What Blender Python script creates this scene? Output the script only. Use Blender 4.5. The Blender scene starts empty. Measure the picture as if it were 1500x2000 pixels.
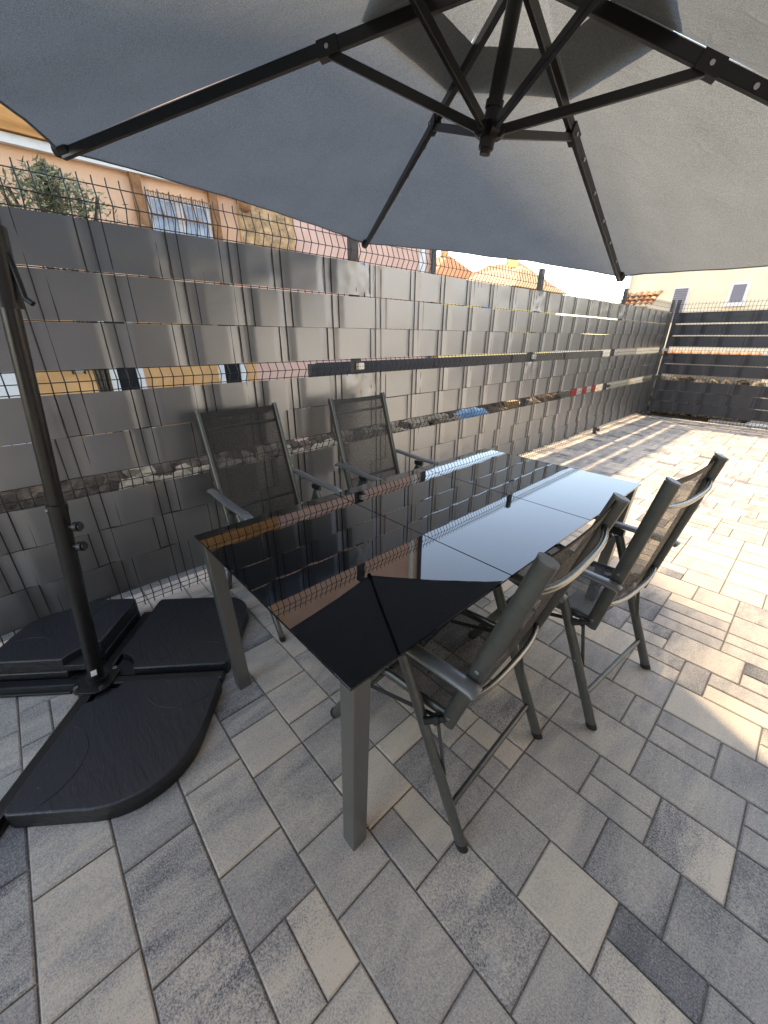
import bpy, math, random
import numpy as np
from mathutils import Vector, Matrix, noise
random.seed(7); rng = np.random.default_rng(7)
S = bpy.context.scene
COL = S.collection
PI = math.pi
# ------------------------------------------------------------------ camera, sky, sun, exposure
YAW, PITCH, ROLL, FPX = 0.825488, 0.4216396, 0.00403127, 757.19
CAM = Vector((2.30, 0.0, 1.4236))
fw = Vector((-math.sin(YAW)*math.cos(PITCH), math.cos(YAW)*math.cos(PITCH), -math.sin(PITCH)))
r0 = Vector((math.cos(YAW), math.sin(YAW), 0)); u0 = r0.cross(fw)
rt = r0*math.cos(ROLL)+u0*math.sin(ROLL); up = -r0*math.sin(ROLL)+u0*math.cos(ROLL)
cd = bpy.data.cameras.new('camera'); cam = bpy.data.objects.new('camera', cd); COL.objects.link(cam)
cd.sensor_fit = 'HORIZONTAL'; cd.sensor_width = 36; cd.lens = FPX/1500*36; cd.clip_start = .02; cd.clip_end = 3000
cam.matrix_world = Matrix(((rt.x, up.x, -fw.x, CAM.x), (rt.y, up.y, -fw.y, CAM.y), (rt.z, up.z, -fw.z, CAM.z), (0, 0, 0, 1)))
S.camera = cam
SUN_AZ, SUN_EL = math.radians(-49.3), math.radians(55)     # azimuth from +Y towards +X
W = bpy.data.worlds.new('World'); S.world = W; W.use_nodes = True
wn = W.node_tree.nodes; bg = wn['Background']; sky = wn.new('ShaderNodeTexSky'); sky.sky_type = 'NISHITA'
sky.sun_disc = False; sky.sun_elevation = SUN_EL; sky.sun_rotation = SUN_AZ; sky.air_density = 1.0; sky.dust_density = .1; sky.ozone_density = 2.5
W.node_tree.links.new(sky.outputs[0], bg.inputs[0]); bg.inputs[1].default_value = 0.15
sl = bpy.data.lights.new('sun', 'SUN'); sl.energy = 1.45; sl.angle = math.radians(2.0); sl.color = (1, .96, .90)
so = bpy.data.objects.new('sun', sl); COL.objects.link(so)
sd = Vector((math.sin(SUN_AZ)*math.cos(SUN_EL), math.cos(SUN_AZ)*math.cos(SUN_EL), math.sin(SUN_EL)))
so.rotation_euler = sd.to_track_quat('Z', 'Y').to_euler(); so.location = (0, 0, 30)
S.view_settings.view_transform = 'Standard'; S.view_settings.look = 'None'; S.view_settings.exposure = 2.68; S.view_settings.gamma = 1
S.view_settings.use_curve_mapping = False
S.view_settings.use_white_balance = True; S.view_settings.white_balance_temperature = 9500; S.view_settings.white_balance_tint = 12

# ------------------------------------------------------------------ helpers
def tag(o, label=None, cat=None, group=None, kind=None):
    for k, v in (('label', label), ('category', cat), ('group', group), ('kind', kind)):
        if v: o[k] = v
    return o
def empty(name, loc=(0, 0, 0), rz=0, **kw):
    o = bpy.data.objects.new(name, None); o.empty_display_size = .1; COL.objects.link(o); o.location = loc; o.rotation_euler = (0, 0, rz)
    return tag(o, **kw)
class MB:
    def __init__(s): s.v = []; s.f = []; s.sm = []
    def add(s, v, f, smooth=False):
        b = len(s.v); s.v += [tuple(a) for a in v]; s.f += [tuple(b+i for i in q) for q in f]; s.sm += [smooth]*len(f); return s
    def box(s, c, d, rz=0, bev=0):
        x, y, z = d[0]/2, d[1]/2, d[2]/2; cs, sn = math.cos(rz), math.sin(rz)
        P = []
        if bev <= 0:
            for k in (-z, z):
                for (i, j) in ((-x, -y), (x, -y), (x, y), (-x, y)): P.append((i, j, k))
            F = [(3, 2, 1, 0), (4, 5, 6, 7), (0, 1, 5, 4), (1, 2, 6, 5), (2, 3, 7, 6), (3, 0, 4, 7)]
        else:
            b = bev
            for k, o in ((-z, b), (-z+b, 0), (z-b, 0), (z, b)):
                for (i, j) in ((-x+o, -y+o), (x-o, -y+o), (x-o, y-o), (-x+o, y-o)): P.append((i, j, k))
            F = [(3, 2, 1, 0), (12, 13, 14, 15)]
            for l in range(3):
                for k in range(4): F.append((4*l+k, 4*l+(k+1) % 4, 4*l+4+(k+1) % 4, 4*l+4+k))
        return s.add([(c[0]+p[0]*cs-p[1]*sn, c[1]+p[0]*sn+p[1]*cs, c[2]+p[2]) for p in P], F)
    def sweep(s, pts, prof, ref=(0, 0, 1), cap=True, smooth=True, closed=False):
        """prof: list of (a,b) along (side, ref-ish) axes"""
        pts = [Vector(p) for p in pts]; n = len(pts); m = len(prof); ref = Vector(ref); V = []; F = []
        for i, p in enumerate(pts):
            t = (pts[min(i+1, n-1)]-pts[max(i-1, 0)]).normalized()
            a = t.cross(ref)
            if a.length < 1e-4: a = t.cross(Vector((1, .13, 0)))
            a.normalize(); b = a.cross(t).normalized()
            V += [p+a*q[0]+b*q[1] for q in prof]
        for i in range(n-1):
            for k in range(m): F.append((i*m+k, i*m+(k+1) % m, (i+1)*m+(k+1) % m, (i+1)*m+k))
        s.add(V, F, smooth)
        if cap: s.add(V[:m], [tuple(range(m-1, -1, -1))]); s.add(V[-m:], [tuple(range(m))])
        return s
    def tube(s, pts, r, n=10, ref=(0, 0, 1), rb=None, cap=True):
        rb = rb or r
        return s.sweep(pts, [(r*math.cos(-2*PI*k/n), rb*math.sin(-2*PI*k/n)) for k in range(n)], ref, cap)
    def beam(s, p0, p1, w, h, ref=(0, 0, 1), bev=.0015):
        a, b = w/2, h/2; e = bev
        return s.sweep([p0, p1], [(-a+e, b), (a-e, b), (a, b-e), (a, -b+e), (a-e, -b), (-a+e, -b), (-a, -b+e), (-a, b-e)], ref, True, False)
    def grid(s, fn, nu, nv, smooth=True):
        V = [fn(i/nu, j/nv) for j in range(nv+1) for i in range(nu+1)]
        F = [(j*(nu+1)+i, j*(nu+1)+i+1, (j+1)*(nu+1)+i+1, (j+1)*(nu+1)+i) for j in range(nv) for i in range(nu)]
        return s.add(V, F, smooth)
    def poly(s, P, z0, z1, bev=0):
        """extruded convexish polygon (ccw), optional chamfer on the top edge"""
        n = len(P); V = [(x, y, z0) for x, y in P]
        if bev:
            cx = sum(p[0] for p in P)/n; cy = sum(p[1] for p in P)/n
            ins = []
            for k in range(n):
                a = Vector(P[k-1]); b = Vector(P[k]); c = Vector(P[(k+1) % n])
                n1 = Vector((-(b-a).y, (b-a).x)).normalized(); n2 = Vector((-(c-b).y, (c-b).x)).normalized()
                mm = (n1+n2); mm = mm/max(.3, mm.length_squared)*2
                ins.append((b+mm*bev)[:])
            V += [(x, y, z1-bev) for x, y in P]; V += [(P[k][0]*.7+ins[k][0]*.3, P[k][1]*.7+ins[k][1]*.3, z1-bev*.3) for k in range(n)]
            V += [(x, y, z1) for x, y in ins]; L = 4
        else: V += [(x, y, z1) for x, y in P]; L = 2
        F = [tuple(range(n-1, -1, -1)), tuple((L-1)*n+k for k in range(n))]
        for l in range(L-1): F += [(l*n+k, l*n+(k+1) % n, (l+1)*n+(k+1) % n, (l+1)*n+k) for k in range(n)]
        return s.add(V, F)
    def build(s, name, mat, parent=None, off=None, **kw):
        me = bpy.data.meshes.new(name)
        v = s.v
        if off is None and parent is not None and tuple(parent.rotation_euler) == (0, 0, 0) and getattr(s, 'world', True):
            l = parent.location; q = parent.parent
            lx, ly, lz = l
            while q is not None: lx += q.location.x; ly += q.location.y; lz += q.location.z; q = q.parent
            v = [(a[0]-lx, a[1]-ly, a[2]-lz) for a in v]
        me.from_pydata(v, [], s.f); me.update()
        me.polygons.foreach_set('use_smooth', s.sm)
        if mat: me.materials.append(mat)
        o = bpy.data.objects.new(name, me); COL.objects.link(o)
        if parent is not None: o.parent = parent
        return tag(o, **kw)
def lmb():
    m = MB(); m.world = False; return m
def fn(x, y, z, s=1.0): return noise.noise(Vector((x*s, y*s, z*s)))

# ------------------------------------------------------------------ materials
def mat(name): 
    m = bpy.data.materials.new(name); m.use_nodes = True; return m, m.node_tree.nodes, m.node_tree.links, m.node_tree.nodes['Principled BSDF']
def nd(N, t, **kw):
    n = N.new('ShaderNode'+t)
    for k, v in kw.items():
        if k in n.inputs.keys() if isinstance(k, str) else False: n.inputs[k].default_value = v
        else: setattr(n, k, v)
    return n
def simple(name, c, rough=.5, metal=0, spec=.5, nscale=0, namt=.12, bump=0, bscale=None, stretch=(1, 1, 1), coat=0, c2=None):
    m, N, L, b = mat(name)
    b.inputs['Base Color'].default_value = (*c, 1); b.inputs['Roughness'].default_value = rough; b.inputs['Metallic'].default_value = metal
    b.inputs['Specular IOR Level'].default_value = spec; b.inputs['Coat Weight'].default_value = coat
    if nscale or bump:
        tc = N.new('ShaderNodeTexCoord'); mp = N.new('ShaderNodeMapping'); mp.inputs['Scale'].default_value = stretch
        L.new(tc.outputs['Object'], mp.inputs[0])
    if nscale:
        n = N.new('ShaderNodeTexNoise'); n.inputs['Scale'].default_value = nscale; n.inputs['Detail'].default_value = 6; n.inputs['Roughness'].default_value = .65
        L.new(mp.outputs[0], n.inputs['Vector'])
        mx = N.new('ShaderNodeMix'); mx.data_type = 'RGBA'
        d = c2 or tuple(x*(1-2.2*namt) for x in c)
        mx.inputs[6].default_value = (*d, 1); mx.inputs[7].default_value = (*[min(1, x*(1+namt)) for x in c], 1)
        cr = N.new('ShaderNodeMapRange'); cr.inputs[1].default_value = .3; cr.inputs[2].default_value = .7
        L.new(n.outputs[0], cr.inputs[0]); L.new(cr.outputs[0], mx.inputs[0]); L.new(mx.outputs[2], b.inputs['Base Color'])
        rr = N.new('ShaderNodeMapRange'); rr.inputs[3].default_value = max(0, rough-.08); rr.inputs[4].default_value = min(1, rough+.08)
        L.new(n.outputs[0], rr.inputs[0]); L.new(rr.outputs[0], b.inputs['Roughness'])
    if bump:
        n2 = N.new('ShaderNodeTexNoise'); n2.inputs['Scale'].default_value = bscale or nscale*3; n2.inputs['Detail'].default_value = 5
        L.new(mp.outputs[0], n2.inputs['Vector'])
        bp = N.new('ShaderNodeBump'); bp.inputs['Strength'].default_value = bump; bp.inputs['Distance'].default_value = .01
        L.new(n2.outputs[0], bp.inputs['Height']); L.new(bp.outputs[0], b.inputs['Normal'])
    return m
M = {}
M['frame'] = simple('grey_aluminium', (.105, .108, .100), .36, .55, .5, 30, .08)
M['arm'] = simple('grey_armrest', (.15, .155, .155), .38, .35, .5, 25, .06)
M['bow'] = simple('bright_tube', (.22, .22, .205), .27, .85, .5)
M['black'] = simple('black_plastic', (.012, .012, .013), .42)
M['blackmetal'] = simple('black_powder_coat', (.014, .0135, .013), .32, .0, .5, 40, .15)
M['chrome'] = simple('bolt_steel', (.6, .6, .6), .25, 1)
M['legs'] = simple('table_leg_metal', (.20, .20, .19), .33, .75, .5, 12, .06, stretch=(1, 1, .2))
M['wire'] = simple('anthracite_wire', (.014, .0145, .016), .45)
M['post'] = simple('anthracite_post', (.05, .052, .058), .4)
M['white'] = simple('white_trim', (.78, .77, .74), .6, 0, .3, 4, .04)
M['galv'] = simple('galvanised', (.45, .46, .47), .35, .8, .5, 60, .1)
M['sand'] = simple('joint_sand', (.21, .19, .165), .95, 0, .2, 180, .3)
M['soil'] = simple('soil', (.10, .07, .045), .95, 0, .2, 9, .35, .8, 40)
M['rock'] = simple('rubble_stone', (.36, .28, .19), .9, 0, .2, 7, .25, .8, 30)
M['asphalt'] = simple('asphalt', (.06, .06, .062), .85, 0, .3, 60, .15)
M['terrain'] = simple('dry_ground', (.24, .20, .15), .95, 0, .2, .6, .3)
M['terracotta'] = simple('terracotta', (.55, .24, .11), .8, 0, .2, 12, .3)
M['tilepale'] = simple('pale_terracotta', (.62, .38, .20), .8, 0, .2, 9, .3)

def facade(name, c, c2, sc=1.2, rough=.9):
    return simple(name, c, rough, 0, .2, sc, .1, .25, 60, c2=c2)
M['orange'] = facade('orange_stucco', (.78, .44, .20), (.62, .32, .14))
M['peach'] = facade('peach_stucco', (.80, .50, .33), (.70, .40, .25))
M['ochre'] = simple('ochre_cornice', (.62, .30, .11), .85, 0, .2, 2.5, .3, stretch=(1, .4, 3), c2=(.42, .18, .06))
M['pink'] = facade('pink_stucco', (.78, .50, .40), (.70, .42, .33))
M['brown'] = simple('brown_pilaster', (.36, .17, .08), .8, 0, .2, 6, .25)
M['cream'] = facade('cream_render', (.82, .73, .56), (.76, .66, .48), .8)
M['whitewall'] = facade('white_render', (.86, .86, .85), (.83, .83, .82), .6)
M['dark_blocker'] = facade('dark_grey_render', (.05, .05, .052), (.04, .04, .042), .8)  # for the added blocker: dark so the strips mirror little light
M['shutter'] = simple('grey_shutter', (.20, .20, .24), .6)
M['bluepane'] = simple('pale_blue_pane', (.42, .55, .68), .12, 0, .5, 8, .15)
M['glassdark'] = simple('dark_window', (.02, .022, .025), .05, 0, .6)
M['bark'] = simple('bark', (.13, .10, .07), .9, 0, .2, 30, .3)
M['tarp'] = simple('blue_tarp', (.03, .16, .28), .5, 0, .4, 10, .25, .5, 30)
M['wood'] = simple('raw_timber', (.40, .27, .14), .8, 0, .2, 14, .25, stretch=(1, 6, 6))
M['red'] = simple('red_board', (.60, .06, .04), .6)
M['yellow'] = facade('yellow_render', (.78, .62, .28), (.7, .54, .24))
M['blueshade'] = simple('blue_awning', (.10, .28, .60), .7)

def leafmat():
    m, N, L, b = mat('olive_leaf')
    oi = N.new('ShaderNodeNewGeometry'); cr = N.new('ShaderNodeValToRGB')
    cr.color_ramp.elements[0].color = (.10, .12, .05, 1); cr.color_ramp.elements[1].color = (.26, .27, .15, 1)
    L.new(oi.outputs['Random Per Island'], cr.inputs[0]); L.new(cr.outputs[0], b.inputs['Base Color']); b.inputs['Roughness'].default_value = .55
    return m
M['leaf'] = leafmat()

def stripmat(name, c, metal, spec):
    m, N, L, b = mat(name)
    b.inputs['Base Color'].default_value = (*c, 1); b.inputs['Metallic'].default_value = metal; b.inputs['Specular IOR Level'].default_value = spec
    tc = N.new('ShaderNodeTexCoord'); wv = N.new('ShaderNodeTexWave'); wv.wave_type = 'BANDS'; wv.bands_direction = 'Y'; wv.inputs['Scale'].default_value = 52
    wv.inputs['Distortion'].default_value = .6; wv.inputs['Detail'].default_value = 1
    uv = N.new('ShaderNodeAttribute'); uv.attribute_name = 'along'; cx = N.new('ShaderNodeCombineXYZ'); L.new(uv.outputs['Fac'], cx.inputs[1]); L.new(cx.outputs[0], wv.inputs['Vector'])
    n = N.new('ShaderNodeTexNoise'); n.inputs['Scale'].default_value = 14; n.inputs['Detail'].default_value = 4; L.new(tc.outputs['Object'], n.inputs['Vector'])
    bp = N.new('ShaderNodeBump'); bp.inputs['Strength'].default_value = .05; bp.inputs['Distance'].default_value = .002; L.new(wv.outputs[0], bp.inputs['Height'])
    bp2 = N.new('ShaderNodeBump'); bp2.inputs['Strength'].default_value = .05; bp2.inputs['Distance'].default_value = .01; L.new(n.outputs[0], bp2.inputs['Height'])
    L.new(bp2.outputs[0], bp.inputs['Normal']); L.new(bp.outputs[0], b.inputs['Normal'])
    n2 = N.new('ShaderNodeTexNoise'); n2.inputs['Scale'].default_value = 3; n2.inputs['Detail'].default_value = 6; L.new(tc.outputs['Object'], n2.inputs['Vector'])
    rr = N.new('ShaderNodeMapRange'); rr.inputs[3].default_value = .34; rr.inputs[4].default_value = .44; L.new(n2.outputs[0], rr.inputs[0]); L.new(rr.outputs[0], b.inputs['Roughness'])
    return m
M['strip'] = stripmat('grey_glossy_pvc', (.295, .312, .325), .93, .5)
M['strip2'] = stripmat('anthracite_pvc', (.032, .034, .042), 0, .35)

def canopymat():
    m, N, L, b = mat('grey_canopy_fabric')
    out = N['Material Output']
    tc = N.new('ShaderNodeTexCoord'); n = N.new('ShaderNodeTexNoise'); n.inputs['Scale'].default_value = 420; n.inputs['Detail'].default_value = 2; L.new(tc.outputs['Object'], n.inputs['Vector'])
    n2 = N.new('ShaderNodeTexNoise'); n2.inputs['Scale'].default_value = 5; n2.inputs['Detail'].default_value = 5; L.new(tc.outputs['Object'], n2.inputs['Vector'])
    ad = N.new('ShaderNodeMath'); ad.operation = 'MULTIPLY_ADD'; ad.inputs[1].default_value = .85; L.new(n.outputs[0], ad.inputs[0])
    ml = N.new('ShaderNodeMath'); ml.operation = 'MULTIPLY'; ml.inputs[1].default_value = .15; L.new(n2.outputs[0], ml.inputs[0]); L.new(ml.outputs[0], ad.inputs[2])
    cr = N.new('ShaderNodeValToRGB'); cr.color_ramp.elements[0].position = .38; cr.color_ramp.elements[1].position = .62
    cr.color_ramp.elements[0].color = (.050, .053, .053, 1); cr.color_ramp.elements[1].color = (.088, .089, .087, 1); L.new(ad.outputs[0], cr.inputs[0])
    d = N.new('ShaderNodeBsdfDiffuse'); t = N.new('ShaderNodeBsdfTranslucent'); mx = N.new('ShaderNodeMixShader'); mx.inputs[0].default_value = .5
    L.new(cr.outputs[0], d.inputs[0])
    g_ = N.new('ShaderNodeMix'); g_.data_type = 'RGBA'; g_.blend_type = 'MULTIPLY'; g_.inputs[0].default_value = 1; g_.inputs[7].default_value = (2.7, 2.75, 2.75, 1); L.new(cr.outputs[0], g_.inputs[6]); L.new(g_.outputs[2], t.inputs[0])
    bp = N.new('ShaderNodeBump'); bp.inputs['Strength'].default_value = .3; bp.inputs['Distance'].default_value = .005
    wn_ = N.new('ShaderNodeTexNoise'); wn_.inputs['Scale'].default_value = 16; wn_.inputs['Detail'].default_value = 5; L.new(tc.outputs['Object'], wn_.inputs['Vector']); L.new(wn_.outputs[0], bp.inputs['Height'])
    mp = N.new('ShaderNodeMapping'); mp.inputs['Scale'].default_value = (1.6, 5.5, 3); mp.inputs['Rotation'].default_value = (0, 0, .7); L.new(tc.outputs['Object'], mp.inputs[0])
    cn = N.new('ShaderNodeTexNoise'); cn.inputs['Scale'].default_value = 1.7; cn.inputs['Detail'].default_value = 2; cn.inputs['Distortion'].default_value = .8; L.new(mp.outputs[0], cn.inputs['Vector'])
    c1 = N.new('ShaderNodeMath'); c1.operation = 'SUBTRACT'; c1.inputs[1].default_value = .5; L.new(cn.outputs[0], c1.inputs[0])
    c2 = N.new('ShaderNodeMath'); c2.operation = 'ABSOLUTE'; L.new(c1.outputs[0], c2.inputs[0])
    c3 = N.new('ShaderNodeMapRange'); c3.inputs[1].default_value = 0; c3.inputs[2].default_value = .035; c3.inputs[3].default_value = 1; c3.inputs[4].default_value = 0; L.new(c2.outputs[0], c3.inputs[0])
    b3 = N.new('ShaderNodeBump'); b3.inputs['Strength'].default_value = .18; b3.inputs['Distance'].default_value = .006; L.new(c3.outputs[0], b3.inputs['Height']); L.new(b3.outputs[0], bp.inputs['Normal'])
    L.new(bp.outputs[0], d.inputs['Normal']); L.new(bp.outputs[0], t.inputs['Normal'])
    L.new(d.outputs[0], mx.inputs[1]); L.new(t.outputs[0], mx.inputs[2]); L.new(mx.outputs[0], out.inputs[0]); N.remove(b)
    return m
M['canopy'] = canopymat()

def meshmat():
    m, N, L, b = mat('black_textile_mesh')
    out = N['Material Output']; b.inputs['Base Color'].default_value = (.022, .021, .020, 1); b.inputs['Roughness'].default_value = .6
    tr = N.new('ShaderNodeBsdfTransparent'); mx = N.new('ShaderNodeMixShader')
    tc = N.new('ShaderNodeTexCoord'); n = N.new('ShaderNodeTexNoise'); n.inputs['Scale'].default_value = 260; n.inputs['Detail'].default_value = 1; L.new(tc.outputs['Object'], n.inputs['Vector'])
    mr = N.new('ShaderNodeMapRange'); mr.inputs[1].default_value = .35; mr.inputs[2].default_value = .65; mr.inputs[3].default_value = .66; mr.inputs[4].default_value = .88; L.new(n.outputs[0], mr.inputs[0])
    L.new(mr.outputs[0], mx.inputs[0]); L.new(tr.outputs[0], mx.inputs[1]); L.new(b.outputs[0], mx.inputs[2]); L.new(mx.outputs[0], out.inputs[0])
    return m
M['mesh'] = meshmat()
M['hem'] = simple('black_textile_hem', (.02, .019, .018), .65)

def glassmat():
    m, N, L, b = mat('black_table_glass')
    b.inputs['Base Color'].default_value = (.003, .003, .004, 1); b.inputs['Roughness'].default_value = .012; b.inputs['IOR'].default_value = 1.52
    tc = N.new('ShaderNodeTexCoord'); n = N.new('ShaderNodeTexNoise'); n.inputs['Scale'].default_value = 2.6; n.inputs['Detail'].default_value = 1; L.new(tc.outputs['Object'], n.inputs['Vector'])
    bp = N.new('ShaderNodeBump'); bp.inputs['Strength'].default_value = .10; bp.inputs['Distance'].default_value = .006; L.new(n.outputs[0], bp.inputs['Height']); L.new(bp.outputs[0], b.inputs['Normal'])
    n2 = N.new('ShaderNodeTexNoise'); n2.inputs['Scale'].default_value = 9; n2.inputs['Detail'].default_value = 7; n2.inputs['Roughness'].default_value = .75; L.new(tc.outputs['Object'], n2.inputs['Vector'])
    rr = N.new('ShaderNodeMapRange'); rr.inputs[1].default_value = .45; rr.inputs[2].default_value = .8; rr.inputs[3].default_value = .008; rr.inputs[4].default_value = .05; L.new(n2.outputs[0], rr.inputs[0]); L.new(rr.outputs[0], b.inputs['Roughness'])
    return m
M['glass'] = glassmat()

def slabmat():
    m, N, L, b = mat('black_slate_plastic')
    tc = N.new('ShaderNodeTexCoord'); mp = N.new('ShaderNodeMapping'); mp.inputs['Scale'].default_value = (2.2, 9, 9); mp.inputs['Rotation'].default_value = (0, 0, .5); L.new(tc.outputs['Object'], mp.inputs[0])
    n = N.new('ShaderNodeTexNoise'); n.inputs['Scale'].default_value = 4; n.inputs['Detail'].default_value = 8; n.inputs['Roughness'].default_value = .6; L.new(mp.outputs[0], n.inputs['Vector'])
    n2 = N.new('ShaderNodeTexNoise'); n2.inputs['Scale'].default_value = 60; n2.inputs['Detail'].default_value = 6; n2.inputs['Roughness'].default_value = .75; L.new(tc.outputs['Object'], n2.inputs['Vector'])
    n3 = N.new('ShaderNodeTexNoise'); n3.inputs['Scale'].default_value = 5; n3.inputs['Detail'].default_value = 3; L.new(tc.outputs['Object'], n3.inputs['Vector'])
    # scuffs: pale specks in patches
    a = N.new('ShaderNodeMapRange'); a.inputs[1].default_value = .60; a.inputs[2].default_value = .70; L.new(n2.outputs[0], a.inputs[0])
    c = N.new('ShaderNodeMapRange'); c.inputs[1].default_value = .52; c.inputs[2].default_value = .66; L.new(n3.outputs[0], c.inputs[0])
    mu = N.new('ShaderNodeMath'); mu.operation = 'MULTIPLY'; L.new(a.outputs[0], mu.inputs[0]); L.new(c.outputs[0], mu.inputs[1])
    mx = N.new('ShaderNodeMix'); mx.data_type = 'RGBA'; mx.inputs[6].default_value = (.016, .017, .020, 1); mx.inputs[7].default_value = (.10, .11, .12, 1); L.new(mu.outputs[0], mx.inputs[0]); L.new(mx.outputs[2], b.inputs['Base Color'])
    b.inputs['Roughness'].default_value = .40
    bp = N.new('ShaderNodeBump'); bp.inputs['Strength'].default_value = .8; bp.inputs['Distance'].default_value = .006; L.new(n.outputs[0], bp.inputs['Height']); L.new(bp.outputs[0], b.inputs['Normal'])
    return m
M['slab'] = slabmat()

def pavermat():
    m, N, L, b = mat('blended_concrete_paver')
    at = N.new('ShaderNodeAttribute'); at.attribute_name = 'tone'; sp = N.new('ShaderNodeSeparateColor'); L.new(at.outputs['Color'], sp.inputs[0])   # R base tone, G contrast, B seed
    ge = N.new('ShaderNodeNewGeometry'); sc = N.new('ShaderNodeVectorMath'); sc.operation = 'SCALE'; L.new(at.outputs['Color'], sc.inputs[0]); sc.inputs['Scale'].default_value = 0
    cb = N.new('ShaderNodeCombineXYZ'); ms = N.new('ShaderNodeMath'); ms.operation = 'MULTIPLY'; ms.inputs[1].default_value = 37; L.new(sp.outputs[2], ms.inputs[0]); L.new(ms.outputs[0], cb.inputs[2])
    av = N.new('ShaderNodeVectorMath'); av.operation = 'ADD'; L.new(ge.outputs['Position'], av.inputs[0]); L.new(cb.outputs[0], av.inputs[1])
    mp = N.new('ShaderNodeMapping'); mp.inputs['Scale'].default_value = (9, 2.6, 1); L.new(av.outputs[0], mp.inputs[0])
    st = N.new('ShaderNodeTexNoise'); st.inputs['Scale'].default_value = 1; st.inputs['Detail'].default_value = 4; st.inputs['Roughness'].default_value = .6; st.inputs['Distortion'].default_value = .4; L.new(mp.outputs[0], st.inputs['Vector'])
    big = N.new('ShaderNodeTexNoise'); big.inputs['Scale'].default_value = 7; big.inputs['Detail'].default_value = 3; L.new(av.outputs[0], big.inputs['Vector'])
    # fine grain
    gr = N.new('ShaderNodeTexNoise'); gr.inputs['Scale'].default_value = 210; gr.inputs['Detail'].default_value = 3; gr.inputs['Roughness'].default_value = .8; L.new(av.outputs[0], gr.inputs['Vector'])
    gr2 = N.new('ShaderNodeTexNoise'); gr2.inputs['Scale'].default_value = 520; gr2.inputs['Detail'].default_value = 2; L.new(av.outputs[0], gr2.inputs['Vector'])
    # tone value = R + (streak-.5)*G*1.6 + grain
    def M_(op, a, b_, c=None):
        k = N.new('ShaderNodeMath'); k.operation = op
        for i, x in enumerate((a, b_, c)):
            if x is None: continue
            if isinstance(x, (int, float)): k.inputs[i].default_value = x
            else: L.new(x, k.inputs[i])
        return k.outputs[0]
    s1 = M_('MULTIPLY', M_('SUBTRACT', st.outputs[0], .5), M_('MULTIPLY_ADD', sp.outputs[1], 4.6, .25))
    g1 = M_('MULTIPLY', M_('SUBTRACT', gr.outputs[0], .5), M_('MULTIPLY_ADD', sp.outputs[1], 3.6, 1.0))
    g2 = M_('MULTIPLY', M_('SUBTRACT', gr2.outputs[0], .5), .75)
    v = M_('ADD', M_('ADD', sp.outputs[0], s1), M_('ADD', g1, g2))
    cr = N.new('ShaderNodeValToRGB'); E_ = cr.color_ramp.elements
    E_[0].position = 0; E_[0].color = (.090, .089, .092, 1); E_[1].position = 1; E_[1].color = (.63, .51, .385, 1)
    for pz, c in ((.22, (.205, .190, .176)), (.45, (.340, .300, .262)), (.68, (.462, .396, .322))):
        e = E_.new(pz); e.color = (*c, 1)
    L.new(v, cr.inputs[0])
    # pale lime bloom
    lm = N.new('ShaderNodeMapRange'); lm.inputs[1].default_value = .66; lm.inputs[2].default_value = .80; L.new(big.outputs[0], lm.inputs[0])
    mx = N.new('ShaderNodeMix'); mx.data_type = 'RGBA'; mx.inputs[7].default_value = (.42, .40, .37, 1); L.new(cr.outputs[0], mx.inputs[6]); L.new(M_('MULTIPLY', lm.outputs[0], .45), mx.inputs[0])
    L.new(mx.outputs[2], b.inputs['Base Color']); b.inputs['Roughness'].default_value = .82; b.inputs['Specular IOR Level'].default_value = .35
    bp = N.new('ShaderNodeBump'); bp.inputs['Strength'].default_value = .45; bp.inputs['Distance'].default_value = .0025; L.new(gr.outputs[0], bp.inputs['Height'])
    bp2 = N.new('ShaderNodeBump'); bp2.inputs['Strength'].default_value = .3; bp2.inputs['Distance'].default_value = .004; L.new(st.outputs[0], bp2.inputs['Height']); L.new(bp2.outputs[0], bp.inputs['Normal']); L.new(bp.outputs[0], b.inputs['Normal'])
    return m
M['paver'] = pavermat()

# ------------------------------------------------------------------ ground, street
def sheet(name, x0, y0, x1, y1, z, m, kind='structure', n=1):
    b = MB(); b.add([(x0, y0, z), (x1, y0, z), (x1, y1, z), (x0, y1, z)], [(0, 1, 2, 3)])
    return b.build(name, m, None, kind=kind)
STREET = -1.2
sheet('ground', -900, -900, 900, 900, STREET-.03, M['terrain'])
sheet('street', -5.2, -60, -2.6, 60, STREET, M['asphalt'])
b = MB(); b.box((-.10+7.3/2-.25, 2.9, -.6-.012), (7.8, 13.4, 1.2)); b.build('terrace', M['sand'], None, kind='structure')
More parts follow.
